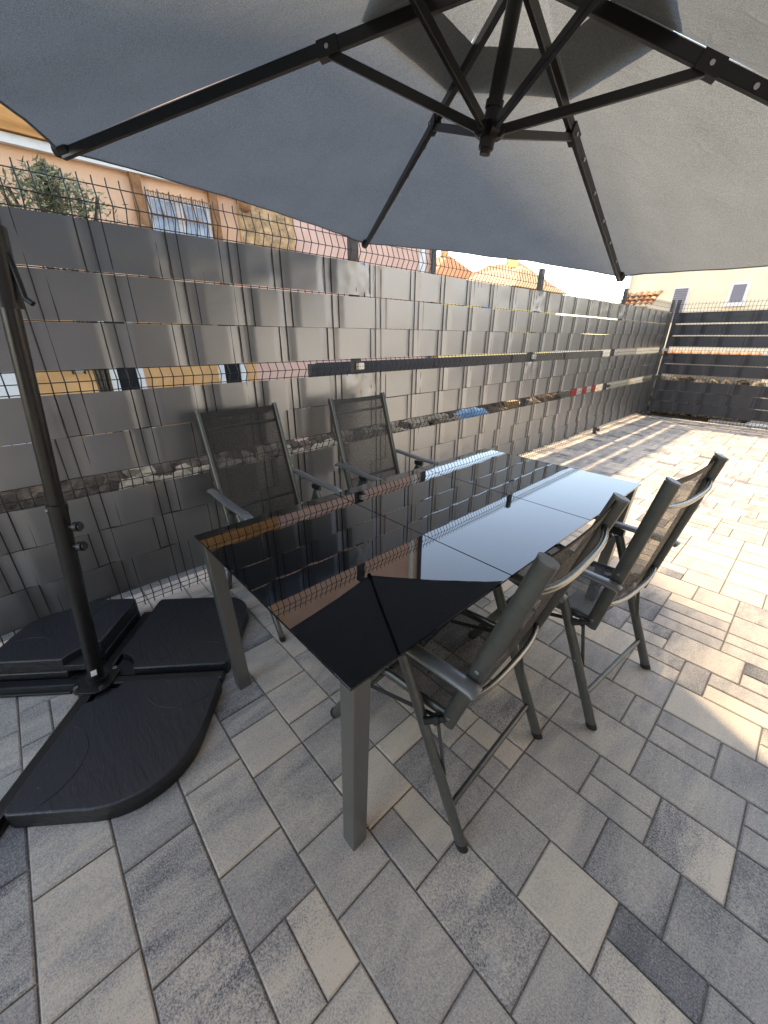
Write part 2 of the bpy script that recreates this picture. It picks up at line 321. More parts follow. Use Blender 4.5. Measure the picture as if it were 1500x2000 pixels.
# ------------------------------------------------------------------ paving
U = .1
X0, X1 = -.25, 7.05; J0, J1 = -18, 47                     # columns i: x=.05+.1 i ; rows j: y=.05+.2 j
I0, I1 = -2, 70
cells = {}
def px_of(P):
    v = Vector(P)-CAM; d = v.dot(fw)
    if d < .05: return None
    return (750+FPX*v.dot(rt)/d, 1000-FPX*v.dot(up)/d)
slabs = []      # (x0,y0,x1,y1,tone,contrast)
T = dict(cream=(.86, .14), beige=(.70, .28), bgrey=(.58, .25), pink=(.60, .15), grey=(.53, .16), brown=(.52, .16), blue=(.44, .14), dark=(.14, .10), dgrey=(.40, .2), mott=(.58, .42), mdark=(.48, .42), green=(.53, .12), bd=(.62, .6))
EXPL = [(-2, 9, 12, 'beige'), (-2, 12, 15, 'beige'), (-2, 15, 18, 'beige'), (-1, 10, 13, 'blue'), (-1, 13, 16, 'mdark'), (-1, 16, 19, 'bd'), (0, 9, 12, 'bgrey'), (0, 12, 15, 'beige'), (0, 15, 17, 'grey'), (0, 17, 19, ('mott', 'bd')), (0, 19, 21, 'beige'),
        (1, 11, 13, 'cream'), (1, 13, 16, 'bgrey'), (1, 16, 18, 'pink'), (1, 18, 21, 'grey'), (1, 21, 24, 'green'), (2, 13, 15, 'grey'), (2, 15, 17, 'cream'), (2, 17, 19, ('grey', 'cream')), (2, 19, 22, 'mott'), (2, 22, 25, 'grey'),
        (3, 16, 19, 'dgrey'), (3, 19, 21, 'brown'), (3, 21, 23, 'cream'), (3, 23, 25, ('mott', 'dark')), (3, 25, 28, 'blue'), (4, 17, 19, ('grey', 'cream')), (4, 19, 22, 'brown'), (4, 22, 24, 'dgrey'), (4, 24, 27, 'blue'), (5, 16, 19, 'bd'), (5, 19, 21, 'brown'), (5, 21, 23, ('brown', 'brown')), (5, 23, 25, 'bd'), (5, 25, 28, 'dgrey'),
        (6, 19, 22, 'grey'), (6, 22, 25, 'grey'), (6, 25, 27, ('blue', 'blue')), (7, 18, 21, 'brown'), (7, 21, 22, 'brown'), (7, 22, 24, ('grey', 'grey')), (7, 24, 27, 'blue'), (8, 20, 22, 'brown'), (9, 23, 26, ('cream', 'grey'))]
occ = {}
def put(j, a, c, tones):
    for i in range(a, c): occ[(j, i)] = 1
    y = .05+.2*j; xa, xc = .05+U*a, .05+U*c
    if isinstance(tones[0], tuple):
        slabs.append((xa, y, xc, y+U, *tones[0])); slabs.append((xa, y+U, xc, y+2*U, *tones[1]))
    else: slabs.append((xa, y, xc, y+2*U, *tones))
for j, a, c, t in EXPL: put(j, a, c, tuple(T[k] for k in t) if isinstance(t, tuple) else T[t])
def rt_():
    r = random.random()
    if r < .15: return (random.uniform(.75, .92), random.uniform(.08, .25))
    if r < .50: return (random.uniform(.6, .74), random.uniform(.12, .35))
    if r < .86: return (random.uniform(.46, .6), random.uniform(.10, .35))
    if r < .96: return (random.uniform(.34, .44), random.uniform(.1, .4))
    return (random.uniform(.16, .28), random.uniform(.05, .2))
for j in range(J0, J1):
    i = I0
    while i < I1:
        if (j, i) in occ: i += 1; continue
        room = 0
        while room < 3 and (j, i+room) not in occ and i+room < I1: room += 1
        w = min(room, random.choice((3, 3, 3, 2, 2, 2, 1 if random.random() < .15 else 3)))
        if room == 4: w = 2
        if w >= 2 and random.random() < .30: put(j, i, i+w, (rt_(), rt_()))
        else: put(j, i, i+w, rt_())
        i += w
def paver_geo(s, z):
    g = .0022; x0, y0, x1, y1 = s[0]+g, s[1]+g, s[2]-g, s[3]-g; e = .004
    jz = [random.uniform(-.0012, .0012) for _ in range(4)]
    V = []
    for zz, o in ((-.05, 0), (-.0045, 0), (0, e)):
        for k, (x, y) in enumerate(((x0+o, y0+o), (x1-o, y0+o), (x1-o, y1-o), (x0+o, y1-o))): V.append((x, y, z+zz+(jz[k] if zz > -.04 else 0)))
    F = [(8, 9, 10, 11)]
    for l in (0, 4):
        for k in range(4): F.append((l+k, l+(k+1) % 4, l+4+(k+1) % 4, l+4+k))
    return V, F
def score(s):
    P = [px_of((x, y, 0)) for x, y in ((s[0], s[1]), (s[2], s[1]), (s[2], s[3]), (s[0], s[3]))]
    if any(p is None for p in P): return 0
    cx = sum(p[0] for p in P)/4; cy = sum(p[1] for p in P)/4
    if not (-40 < cx < 1540 and 780 < cy < 2040): return 0
    if s[0] < .05: return 0
    return abs(sum(P[k][0]*P[(k+1) % 4][1]-P[(k+1) % 4][0]*P[k][1] for k in range(4)))
slabs.sort(key=lambda s: -score(s))
paving = MB(); paving.add([(X0, -3.6, -.008), (7.1, -3.6, -.008), (7.1, 9.46, -.008), (X0, 9.46, -.008)], [(0, 1, 2, 3)])
paving = paving.build('paving', M['sand'], None, kind='structure')
def set_tone(me, cols):
    a = me.color_attributes.new('tone', 'FLOAT_COLOR', 'POINT'); a.data.foreach_set('color', np.array(cols, dtype=np.float32).ravel())
rest = MB(); rcol = []
for k, s in enumerate(slabs):
    V, F = paver_geo(s, .0)
    c = (s[4], s[5], random.random(), 1)
    if k < 295:
        q = MB(); q.add(V, F); o = q.build('paver', M['paver'], paving, off=0); set_tone(o.data, [c]*len(V))
    else: rest.add(V, F); rcol += [c]*len(V)
o = rest.build('pavers', M['paver'], paving, off=0, kind='stuff'); set_tone(o.data, rcol)

# ------------------------------------------------------------------ fences
ROWS = [(1.688, 1.874), (1.488, 1.675), (1.292, 1.4815), (1.002, 1.189), (.808, .9955), (.515, .703), (.319, .5115), (.126, .3155)]
HW = [2.0, 1.93, 1.88, 1.681, 1.484, 1.286, 1.24, 1.195, .998, .802, .755, .709, .513, .317, .12, .07, .022]
FOLD = {1.93: .028, 1.24: .028, .755: .028, .07: .028}
def fence(name, origin, along, normal, L0, L1, posts, label, res=.0125, pairs0=None, sm='strip'):
    """origin, unit vectors along the run and towards the terrace"""
    O = Vector(origin); A = Vector(along); Nn = Vector(normal); Z = Vector((0, 0, 1))
    root = empty(name, O, label=label, cat='fence')
    P = lambda s, n, z: O+A*s+Nn*n+Z*z
    # pair positions (wire index where two wires lie in front of the strip)
    for k in range(len(posts)):
        m = MB(); s = posts[k]
        m.box(P(s, -.040, 1.02), (.04, .06, 2.10) if abs(A.y) > .5 else (.06, .04, 2.10), 0, .003)
        m.box(P(s, -.040, 2.075), (.044, .064, .012) if abs(A.y) > .5 else (.064, .044, .012))
        m.build('post', M['post'], root)
        for z in (1.24, .755, .07):
            m = MB(); m.box(P(s, .012, z), (.030, .05, .045) if abs(A.y) > .5 else (.05, .030, .045), 0, .003); m.build('clamp', M['post'] if z != 1.24 else M['galv'], root)
    zs = sorted(set(HW), reverse=True)
    for k in range(len(posts)-1):
        s0, s1 = posts[k]+.012, posts[k+1]-.012
        n = int(round((s1-s0)/.05)); m = MB()
        for i in range(n+1):
            s = s0+(s1-s0)*i/n
            pts = [P(s, 0, 2.03)]+[P(s, FOLD.get(z, 0), z) for z in zs]+[P(s, 0, .0)]
            m.tube(pts, .0028, 5, ref=A, cap=False)
        for z in zs:
            f = FOLD.get(z, 0)
            m.tube([P(s0-.005, f-.0042, z), P(s1+.005, f-.0042, z)], .0023, 5, cap=False)
        m.build('wire_panel', M['wire'], root, kind='stuff')
    # strips woven through the wires
    pp = list(pairs0 or [])
    s = (max(pp)+.35) if pp else L0+.1
    while s < L1: pp.append(s); s += random.choice((.30, .35, .35, .40))
    s = (min(pp)-.30)
    while s > L0: pp.append(s); s -= random.choice((.30, .35, .30))
    pp.sort()
    for r, (z0, z1) in enumerate(ROWS):
        if sm == 'strip2': z0 += .006; z1 -= .005
        sh = .05*(r % 2); D = .0050
        ns = int((L1-L0)/res); nz = 6
        ss = np.linspace(L0, L1, ns+1); h = np.full(ns+1, D)
        for c in pp:
            c = c-.025+sh; lo, hi = c-.048, c+.098     # ramp .05 wide either side of a .05 pair
            d = np.clip(np.minimum((ss-lo)/.05, (hi+.002-ss)/.05), 0, 1); h -= d*2*D
        ph = random.uniform(0, 50)
        V = []; AL = []
        for j in range(nz+1):
            t = j/nz; z = z0+(z1-z0)*t
            for i in range(ns+1):
                y = ss[i]; ed = abs(2*t-1)
                w = fn(y*2.2, t*1.5, ph)*.0022+fn(y*9, t*3, ph+9)*.0008
                if r in (0, 3):                       # slack, wrinkled rows
                    w += fn(y*6, t*3.5, ph+3)*.007*(.5+.5*fn(y*.9, 0, ph))
                    for q in posts:
                        dd = abs(y-q)
                        if dd < .3: w += fn(y*16, t*7, ph+5)*.016*(1-dd/.3)
                zz = z+fn(y*1.1, 0, ph+20+j*0)*.0035+(-.002 if j == 0 else 0)
                V.append(P(y, h[i]+w*(.6+.4*ed), zz)); AL.append(y)
        F = [(j*(ns+1)+i, j*(ns+1)+i+1, (j+1)*(ns+1)+i+1, (j+1)*(ns+1)+i) for j in range(nz) for i in range(ns)]
        m = MB(); m.add(V, F, True); o = m.build('strip', M[sm], root)
        a = o.data.attributes.new('along', 'FLOAT', 'POINT'); a.data.foreach_set('value', np.array(AL, dtype=np.float32))
    return root
YP = [-3.125, -.625, 1.875, 4.375, 6.875, 9.375]
fence('panel_fence', (0, 0, 0), (0, 1, 0), (1, 0, 0), -3.1, 9.36, YP, 'anthracite mesh fence woven with grey privacy strips along the table', .0125, [.42, .73, 1.03, 1.30, 1.63, 2.03, 2.42, 2.76])
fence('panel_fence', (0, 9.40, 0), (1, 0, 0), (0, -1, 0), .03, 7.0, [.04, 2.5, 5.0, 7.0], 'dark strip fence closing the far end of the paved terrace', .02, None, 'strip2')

# ------------------------------------------------------------------ table
ZT = .74
tr_ = empty('dining_table', (1.335, 1.31, 0), label='black glass dining table with grey metal legs beside the fence', cat='table')
for y0, y1 in ((.355, 1.0), (1.003, 1.61), (1.613, 2.262)):
    m = MB(); m.box((1.335, (y0+y1)/2, ZT-.004), (.955, y1-y0, .008), 0, .0012); m.build('glass_pane', M['glass'], tr_)
for x, w in ((.935, .0), (1.735, .0)):
    m = MB(); m.beam((x, .42, ZT-.035), (x, 2.2, ZT-.035), .028, .045); m.build('apron', M['legs'], tr_)
for y in (.42, 1.0, 1.61, 2.2):
    m = MB(); m.beam((.95, y, ZT-.035), (1.72, y, ZT-.035), .028, .04); m.build('cross_rail', M['legs'], tr_)
for sx, x in ((1, .857), (-1, 1.813)):
    for sy, y in ((1, .355), (-1, 2.262)):
        t = .052; m = MB()
        a = Vector((x+sx*(.006+t/2), y+sy*(.012+t/2), ZT-.009)); c = Vector((x+sx*(.052+t/2), y+sy*(.022+t/2), .0))
        m.sweep([c, a], [(-t/2+.002, t/2), (t/2-.002, t/2), (t/2, t/2-.002), (t/2, -t/2+.002), (t/2-.002, -t/2), (-t/2+.002, -t/2), (-t/2, -t/2+.002), (-t/2, t/2-.002)], (0, 1, 0), True, False)
        m.build('leg', M['legs'], tr_)

# ------------------------------------------------------------------ chairs (local: y forward, origin between the rear feet)
def oval(a, b_, n=12): return [(a*math.cos(-2*PI*k/n), b_*math.sin(-2*PI*k/n)) for k in range(n)]
def make_chair(loc, rz, label, top=(-.092, 1.058)):
    c = empty('folding_chair', loc, rz, label=label, cat='chair', group='reclining garden chairs at the table')
    piv = (.108, .432); hin = (.262, .605)
    def bk(t): return (piv[0]+(top[0]-piv[0])*t, piv[1]+(top[1]-piv[1])*t)
    for s in (-1, 1):
        xb = s*.226; xl = s*.257
        m = lmb(); y0, z0 = bk(-.02); m.sweep([(xb, y0, z0), (xb, top[0], top[1])], oval(.012, .0225), (0, 1, .3)); o = m.build('back_post', M['frame'], c)
        m = lmb(); yy, zz = bk(1.0); m.sweep([(xb, yy, zz), (xb, yy-.002, zz+.006)], oval(.0125, .023), (0, 1, .3)); m.build('end_cap', M['arm'], o, off=0)
        for t in (.05, .42):
            m = lmb(); y, z = bk(t); m.tube([(xb+s*.012, y, z), (xb+s*.018, y, z)], .006, 8); m.build('bolt', M['chrome'], o, off=0)
        m = lmb(); m.sweep([(xl, 0, .012), (xl, hin[0], hin[1]-.005)], oval(.0135, .0205), (0, 1, .3)); o = m.build('rear_leg', M['frame'], c)
        m = lmb(); m.sweep([(xl, -.005, 0), (xl, .004, .02)], oval(.0145, .0215), (0, 1, .3)); m.build('foot', M['black'], o, off=0)
        m = lmb(); m.tube([(xl+s*.010, .115, .27), (xl+s*.0135, .115, .27)], .005, 8); m.build('bolt', M['chrome'], o, off=0)
        m = lmb(); m.sweep([(s*.243, .63, .012), (s*.243, hin[0]+.03, hin[1]-.005)], oval(.0135, .0205), (0, 1, -.3)); o = m.build('front_leg', M['frame'], c)
        m = lmb(); m.sweep([(s*.243, .636, 0), (s*.243, .628, .022)], oval(.0145, .0215), (0, 1, -.3)); m.build('foot', M['black'], o, off=0)
        # armrest
        xa = s*.262; y, z = bk(.345)
        m = lmb(); m.sweep([(xa, y-.03, z+.0), (xa, y-.022, z+.006), (xa, y+.02, z+.008), (xa, .30, .645), (xa, .43, .650), (xa, .475, .645), (xa, .487, .636)],
                           [(q[0], q[1]) for q in oval(.024, .0115, 14)], (0, 0, 1)); o = m.build('armrest', M['arm'], c)
        m = lmb(); m.box((s*.250, hin[0]+.012, hin[1]+.012), (.02, .07, .03), 0, .004); m.build('hinge', M['black'], o, off=0)
        # seat rail and recliner knob
        m = lmb(); m.sweep([(s*.220, piv[0], piv[1]+.012), (s*.220, .36, .425), (s*.220, .56, .452)], oval(.0105, .0165), (0, 0, 1)); m.build('seat_rail', M['frame'], c)
        m = lmb(); m.tube([(s*.232, piv[0]+.008, piv[1]+.008), (s*.275, piv[0]+.05, piv[1]-.002)], .011, 10); m.tube([(s*.246, piv[0]+.02, piv[1]+.006), (s*.254, piv[0]+.03, piv[1]+.004)], .017, 10); m.build('pivot_knob', M['black'], c)
        m = lmb(); m.beam((s*.245, piv[0]+.02, piv[1]-.01), (s*.247, .09, .24), .004, .014); m.build('lock_lever', M['frame'], c)
        m = lmb(); m.beam((s*.232, piv[0]+.01, piv[1]), (s*.236, .42, .33), .005, .016); m.build('link_bar', M['black'], c)
    # cross tubes
    m = lmb(); m.tube([(-.25, .055, .13), (.25, .055, .13)], .010, 10); m.build('stretcher', M['frame'], c)
    m = lmb(); m.tube([(-.238, .555, .13), (.238, .555, .13)], .010, 10); m.build('stretcher', M['frame'], c)
    for t, dep in ((.86, .032), (.17, .028)):
        y, z = bk(t); pts = []
        for k in range(15):
            a = -1+2*k/14; d = dep*(1-abs(a)**3.2); pts.append((a*.224, y-d-.004, z-d*.3))
        m = lmb(); m.tube(pts, .0095, 10, ref=(0, 0, 1)); m.build('back_bow', M['bow'], c)
    # textile back and seat
    def back(u, v):
        t = .02+.975*v; y, z = bk(t); x = -.222+.444*u; d = .018*(1-(2*u-1)**2)
        return (x, y+.006-d*(.55+.45*math.sin(PI*min(1, v*1.2))), z-d*.3)
    m = lmb(); m.grid(back, 14, 22); m.build('back_mesh', M['mesh'], c)
    for v0, v1 in ((.955, 1.0), (.0, .03)):
        m = lmb(); m.grid(lambda u, v: tuple(a+b_ for a, b_ in zip(back(u, v0+(v1-v0)*v), (0, .0035, .001))), 14, 2); m.build('hem', M['hem'], c)
    for s in (-1, 1):
        m = lmb(); m.grid(lambda u, v: tuple(a+b_ for a, b_ in zip(back(.5+s*(.5-.045*(1-u)), v), (0, .003, .001))), 2, 20); m.build('hem', M['hem'], c)
    def seat(u, v):
        y = piv[0]+.02+.44*v; z = .446+.018*v-.028*math.sin(PI*v)*.4
        return (-.216+.432*u, y, z-.026*(1-(2*u-1)**2))
    m = lmb(); m.grid(seat, 12, 12); m.build('seat_mesh', M['mesh'], c)
    m = lmb(); m.tube([(-.22, .56, .452), (.22, .56, .452)], .012, 10); m.build('seat_front_rail', M['frame'], c)
    return c
R_ = math.radians
make_chair((1.962, .884, 0), R_(92.6), 'folding grey chair with mesh back beside the empty table corner leg', (-.072, 1.035))
make_chair((2.103, 1.594, 0), R_(84.6), 'folding grey chair on the open side at the table end away from the parasol', (.0, 1.035))
make_chair((.172, .915, 0), R_(-90), 'folding grey chair between fence and table nearest the parasol base')
make_chair((.243, 1.73, 0), R_(-91), 'folding grey chair between fence and table away from the parasol base')

# ------------------------------------------------------------------ parasol
BX, BY = .522, -.078
TH = math.atan2(.78, .62); bd = Vector((math.cos(TH), math.sin(TH), 0)); ad = Vector((bd.y, -bd.x, 0))     # b: towards the canopy, a: perpendicular
base = Vector((BX, BY, 0)); lean = bd*.117
par = empty('cantilever_parasol', base, label='grey cantilever parasol with black mast leaning over the table', cat='parasol')
AP = Vector((1.496, 1.189, 2.248)); axx, ayy, azz, RR, HH, SS, HD = -.059, .135, 3.721, 1.503, .449, .325, .311
MR = Matrix.Rotation(axx, 3, 'X') @ Matrix.Rotation(ayy, 3, 'Y') @ Matrix.Rotation(azz, 3, 'Z')
def cp(f, ang, dz=0): return AP+MR @ Vector((RR*f*math.cos(ang), RR*f*math.sin(ang), -HH*f+dz))
axis = MR @ Vector((0, 0, 1))
TIP = [-k*PI/3 for k in range(6)]
hubp = AP-axis*HD
for k in range(6):
    a0, a1 = TIP[k], TIP[k]-PI/3
    def pan(u, v, a0=a0, a1=a1, k=k):
        f = .15+.85*v; A_ = cp(f, a0, .014); B_ = cp(f, a1, .014); P_ = A_.lerp(B_, u)
        e = math.sin(PI*u)
        sag = -.020*e*math.sin(PI*min(1, v*1.05))**1.0*f                    # fabric hangs a little between the ribs
        wr = fn(u*7+k*9, v*2.5, 3)*.006*f+fn(u*24+k*5, v*2.2+u*3, 8)*.0045*(.25+max(0, v-.45))*(1-e*.4)
        ctr = (A_+B_)/2-AP; ctr = ctr.normalized()
        edge = -.035*e*max(0, (v-.9)/.1)                                     # scalloped hem pulled in
        return tuple(P_+axis*(sag+wr)+ctr*edge)
    m = MB(); m.grid(pan, 56, 30); pn = m.build('canopy_panel', M['canopy'], par)
    m = MB(); m.grid(lambda u, v, pan=pan: tuple(Vector(pan(u, 0.99+.01*v))-axis*.003), 28, 1); m.build('hem', M['canopy'], pn)
    # vent flap over the opening
    def cap(u, v, a0=a0, a1=a1):
        f = .03+.235*v; A_ = cp(f, a0, .055-.03*v); B_ = cp(f, a1, .055-.03*v); e = math.sin(PI*u)
        return tuple(A_.lerp(B_, u)+axis*(.012*e*v+fn(u*6+a0, v*2, 4)*.006*v))
    m = MB(); m.grid(cap, 10, 8); m.build('vent_flap', M['canopy'], par)
    # rib, strut
    m = MB(); m.beam(cp(.03, a0, -.008), cp(.985, a0, -.008), .018, .030, axis); rb = m.build('rib', M['blackmetal'], par)
    for f in (.40, .52, .64, .75, .86):
        m = MB(); q = cp(f, a0, .004); sd_ = (cp(.5, a0+.3)-cp(.5, a0-.3)).normalized()
        m.tube([q-sd_*.008-axis*.016, q-sd_*.0165-axis*.018], .0065, 7); m.build('snap', M['chrome'], rb)
    m = MB(); q = cp(SS, a0, -.006); sd_ = (cp(.5, a0+.3)-cp(.5, a0-.3)).normalized(); rd = (cp(1, a0)-AP).normalized()
    m.sweep([q-rd*.03-axis*.004, q+rd*.03-axis*.004], [(-.014, .018), (.014, .018), (.014, -.02), (-.014, -.02)], axis, True, False); m.build('bracket', M['blackmetal'], rb)
    m = MB(); m.tube([q-sd_*.018-axis*.006, q+sd_*.018-axis*.006], .006, 8); m.build('rivet', M['chrome'], rb)
    rad = (MR @ Vector((math.cos(a0), math.sin(a0), 0))).normalized()
    m = MB(); m.beam(hubp+rad*.03+axis*.012, q-axis*.012, .014, .022, axis); m.build('strut', M['blackmetal'], par)
    m = MB(); t = cp(1, a0, .0); m.sweep([t-rd*.055+axis*.008, t+rd*.004+axis*.010], [(-.016, .014), (.016, .014), (.019, -.004), (.012, -.020), (-.012, -.020), (-.019, -.004)], axis, True, False); m.build('corner_pocket', M['canopy'], par)
m = MB()
for k in range(6):
    rad = (MR @ Vector((math.cos(TIP[k]), math.sin(TIP[k]), 0))).normalized(); tg = axis.cross(rad)
    m.tube([hubp+rad*.026+tg*-.012+axis*.010, hubp+rad*.026+tg*.012+axis*.010], .017, 10)
m.tube([hubp+axis*.052, hubp+axis*.03, hubp-axis*.022, hubp-axis*.03], .021, 14); m.tube([hubp-axis*.03, hubp-axis*.042], .015, 12)
m.build('hub', M['black'], par)
m = MB(); m.tube([hubp+axis*.045, AP+axis*.05], .0195, 14); m.build('centre_pole', M['blackmetal'], par)
m = MB(); m.tube([hubp+axis*.055, hubp+axis*.07], .024, 14); m.build('collar', M['black'], par)
m = MB(); m.tube([AP-axis*.03, AP+axis*.02], .045, 14); m.build('crown', M['black'], par)
# mast
mz = lambda z: base+lean*z+Vector((0, 0, z))
m = MB(); m.tube([mz(.80), mz(1.3), mz(1.75)], .0245, 18); m.build('mast', M['blackmetal'], par)
m = MB(); m.tube([mz(.012), mz(.45), mz(.865)], .0295, 18); m.tube([mz(.86), mz(.885)], .0315, 18); sv = m.build('mast_sleeve', M['blackmetal'], par)
for zk in (.795, .715):
    d = Vector((.74, .67, .05)).normalized(); q = mz(zk)
    m = MB(); m.tube([q+d*.03, q+d*.055], .007, 8); m.tube([q+d*.055, q+d*.070], .019, 9); m.tube([q+d*.070, q+d*.078], .013, 9); m.build('clamp_knob', M['black'], sv)
d = Vector((.3, -.9, 0)).normalized(); m = MB(); q = mz(.868); m.tube([q+d*.03, q+d*.037], .007, 8); m.build('rivet', M['chrome'], sv)
top = [mz(1.70), mz(1.85)-bd*.02, mz(2.05)-bd*.05, mz(2.3)-bd*.02, base+bd*.42+Vector((0, 0, 2.52)), base+bd*.95+Vector((0, 0, 2.60)), AP-bd*.15+Vector((0, 0, .33)), AP+Vector((0, 0, .24)), AP+Vector((0, 0, .03))]
m = MB(); m.tube(top, .0255, 14, ref=ad); m.build('arm', M['blackmetal'], par)
q = mz(1.60); rgt = Vector((.68, .73, 0))
m = MB(); m.tube([mz(1.50), mz(1.70)], .034, 16); m.build('crank_housing', M['black'], par)
m = MB(); m.tube([q+rgt*.02+Vector((0, 0, .04)), q+rgt*.035+Vector((0, 0, .03)), q+rgt*.040+Vector((0, 0, -.03)), q+rgt*.042+Vector((0, 0, -.075)), q+rgt*.060+Vector((0, 0, -.090))], .008, 9, ref=(0, 1, 0)); m.build('crank_handle', M['black'], par)
# cross base with flange
for dv, ln in ((ad, .62), (-ad, .47), (bd, .54), (-bd, .60)):
    sd_ = Vector((-dv.y, dv.x, 0)); m = MB()
    m.sweep([base+dv*.03+Vector((0, 0, .022)), base+dv*ln+Vector((0, 0, .022))], [(-.022, .018), (-.015, .021), (.015, .021), (.022, .018), (.022, -.020), (-.022, -.020)], (0, 0, 1), True, False)
    ar = m.build('base_arm', M['blackmetal'], par)
    for s in (-1, 1):
        m = MB(); m.beam(base+dv*.10+sd_*s*.026+Vector((0, 0, .008)), base+dv*ln+sd_*s*.026+Vector((0, 0, .008)), .012, .012); m.build('flange_lip', M['blackmetal'], ar)
P = []
for k in range(4):
    a = TH+PI/4+k*PI/2
    for t in (-.28, -.1, .1, .28): P.append((BX+.088*math.cos(a+t), BY+.088*math.sin(a+t)))
m = MB(); m.poly(P, .043, .052, .001); pl = m.build('flange_plate', M['blackmetal'], par)
m = MB(); m.tube([mz(.05), mz(.075)], .043, 18); m.build('flange_collar', M['blackmetal'], pl)
for k in range(4):
    a = TH+PI/4+k*PI/2; c = (BX+.074*math.cos(a), BY+.074*math.sin(a))
    m = MB(); m.tube([(c[0], c[1], .052), (c[0], c[1], .056), (c[0], c[1], .060)], .0095, 10); m.build('bolt', M['chrome'], pl)
m = MB(); q = mz(.115)+Vector((.62, -.2, 0)).normalized()*.0335; tg = Vector((.31, .95, 0)); m.add([q-tg*.012+Vector((0, 0, -.016)), q+tg*.010+Vector((0, 0, -.012)), q+tg*.014+Vector((.004, 0, .020)), q-tg*.008+Vector((.002, 0, .014))], [(0, 1, 2, 3)]); m.build('sticker', M['white'], sv)
# ballast slabs
def slab(d1, d2, z0, label, L_=.55, r=.25):
    d1 = Vector(d1); d2 = Vector(d2); g = .036; T_ = .068
    ctr = base+(d1+d2)*.26
    root = empty('ballast_slab', (ctr.x, ctr.y, z0), label=label, cat='weight', group='black ballast slabs on the parasol base')
    Q = []
    for k in range(7):
        t = PI/2*k/6; Q.append((.145*math.cos(t), .145*math.sin(t)))
    Q = [(max(g, x), max(g, y)) for x, y in Q]
    Q = [q for i, q in enumerate(Q) if i == 0 or (abs(q[0]-Q[i-1][0])+abs(q[1]-Q[i-1][1])) > .003][::-1]
    pts = Q+[(L_-.02, g), (L_-.005, g+.006), (L_, g+.02)]
    for k in range(13):
        t = PI/2*k/12; pts.append((L_-r+r*math.cos(t), L_-r+r*math.sin(t)))
    pts += [(g+.02, L_), (g+.006, L_-.005), (g, L_-.02)]
    W2 = [(base+d1*s+d2*t).xy[:] for s, t in pts]
    if d1.cross(d2).z < 0: W2 = W2[::-1]
    import bmesh
    bm = bmesh.new(); vs = [bm.verts.new((x-ctr.x, y-ctr.y, .002)) for x, y in W2]; f = bm.faces.new(vs)
    ex = bmesh.ops.extrude_face_region(bm, geom=[f]); nv = [v for v in ex['geom'] if isinstance(v, bmesh.types.BMVert)]
    for v in nv: v.co.z = T_
    te = [e for e in bm.edges if all(abs(v.co.z-T_) < 1e-6 for v in e.verts)]
    bmesh.ops.recalc_face_normals(bm, faces=bm.faces)
    bmesh.ops.bevel(bm, geom=te, offset=.007, segments=3, affect='EDGES', profile=.5)
    me = bpy.data.meshes.new('body'); bm.to_mesh(me); bm.free(); me.materials.append(M['slab'])
    for p_ in me.polygons: p_.use_smooth = len(p_.vertices) == 4 and p_.area < .002
    o = bpy.data.objects.new('body', me); COL.objects.link(o); o.parent = root
    m = MB(); P2 = [(base+d1*s+d2*t).xy[:] for s, t in [(g, g), (.143, g)]+[(.143*math.cos(PI/2*k/8), .143*math.sin(PI/2*k/8)) for k in range(2, 7)]+[(g, .143)]]
    if d1.cross(d2).z < 0: P2 = P2[::-1]
    m.poly(P2, z0+.002, z0+.030, .002); m.build('recessed_corner', M['slab'], root)
    for cs, ct, rr, t0, t1 in ((L_*.74, g-.02, .17, .1, PI-.3), (g-.02, L_*.74, .17, -.9, PI/2-.1)):
        pts = []
        for k in range(21):
            t = t0+(t1-t0)*k/20; s_, t_ = cs+rr*math.cos(t), ct+rr*math.sin(t)
            if s_ > g+.008 and t_ > g+.008 and s_ < L_-.012 and t_ < L_-.012 and not (s_ > L_-r and t_ > L_-r and math.hypot(s_-L_+r, t_-L_+r) > r-.012): pts.append(base+d1*s_+d2*t_+Vector((0, 0, z0+T_+.0002)))
        if len(pts) > 2:
            m = MB(); m.tube(pts, .0016, 6); m.build('moulded_line', M['black'], root)
    return root
slab(ad, bd, 0, 'black slate textured ballast slab with white scuffs beside the table leg')
slab(bd, -ad, 0, 'black ballast slab between the parasol mast and the fence side chair', .55, .15)
slab(-ad, -bd, 0, 'black ballast slab under another one against the fence', .47, .24)
slab(-ad, -bd, .0705, 'black ballast slab stacked on top of another against the fence', .47, .24)

# ------------------------------------------------------------------ street front beyond the fence
FX = -6.0
hs = empty('townhouse', (FX, 2, STREET), label='tall orange and pink stucco house across the street beyond the fence', cat='house')
def wall_box(x0, x1, y0, y1, z0, z1, m, name, parent, **kw):
    q = MB(); q.box(((x0+x1)/2, (y0+y1)/2, (z0+z1)/2), (x1-x0, y1-y0, z1-z0)); return q.build(name, m, parent, **kw)
wall_box(FX-9, FX, -7, 3.95, STREET, 2.2, M['orange'], 'wall', hs)
wall_box(FX-9, FX-.004, -7, 3.95, 2.2, 15.1, M['peach'], 'wall', hs)
wall_box(FX-9, FX-.03, 3.95, 9.5, STREET, 15.1, M['pink'], 'wall', hs)
wall_box(FX-9.1, FX+.22, -7.1, 9.6, 15.1, 15.4, M['ochre'], 'cornice', hs)
wall_box(FX, FX+.12, -7, 3.95, 2.15, 2.30, M['white'], 'string_course', hs)
wall_box(FX, FX+.16, -7, 3.95, 3.86, 4.55, M['ochre'], 'string_course', hs)
wall_box(FX, FX+.10, -7, 3.95, 3.74, 3.85, M['white'], 'string_course', hs)
wall_box(FX, FX+.10, -7, .9, 4.62, 4.80, M['white'], 'string_course', hs)
for y in (2.30, 3.50): wall_box(FX, FX+.09, y-.07, y+.07, 2.30, 3.74, M['brown'], 'pilaster', hs)
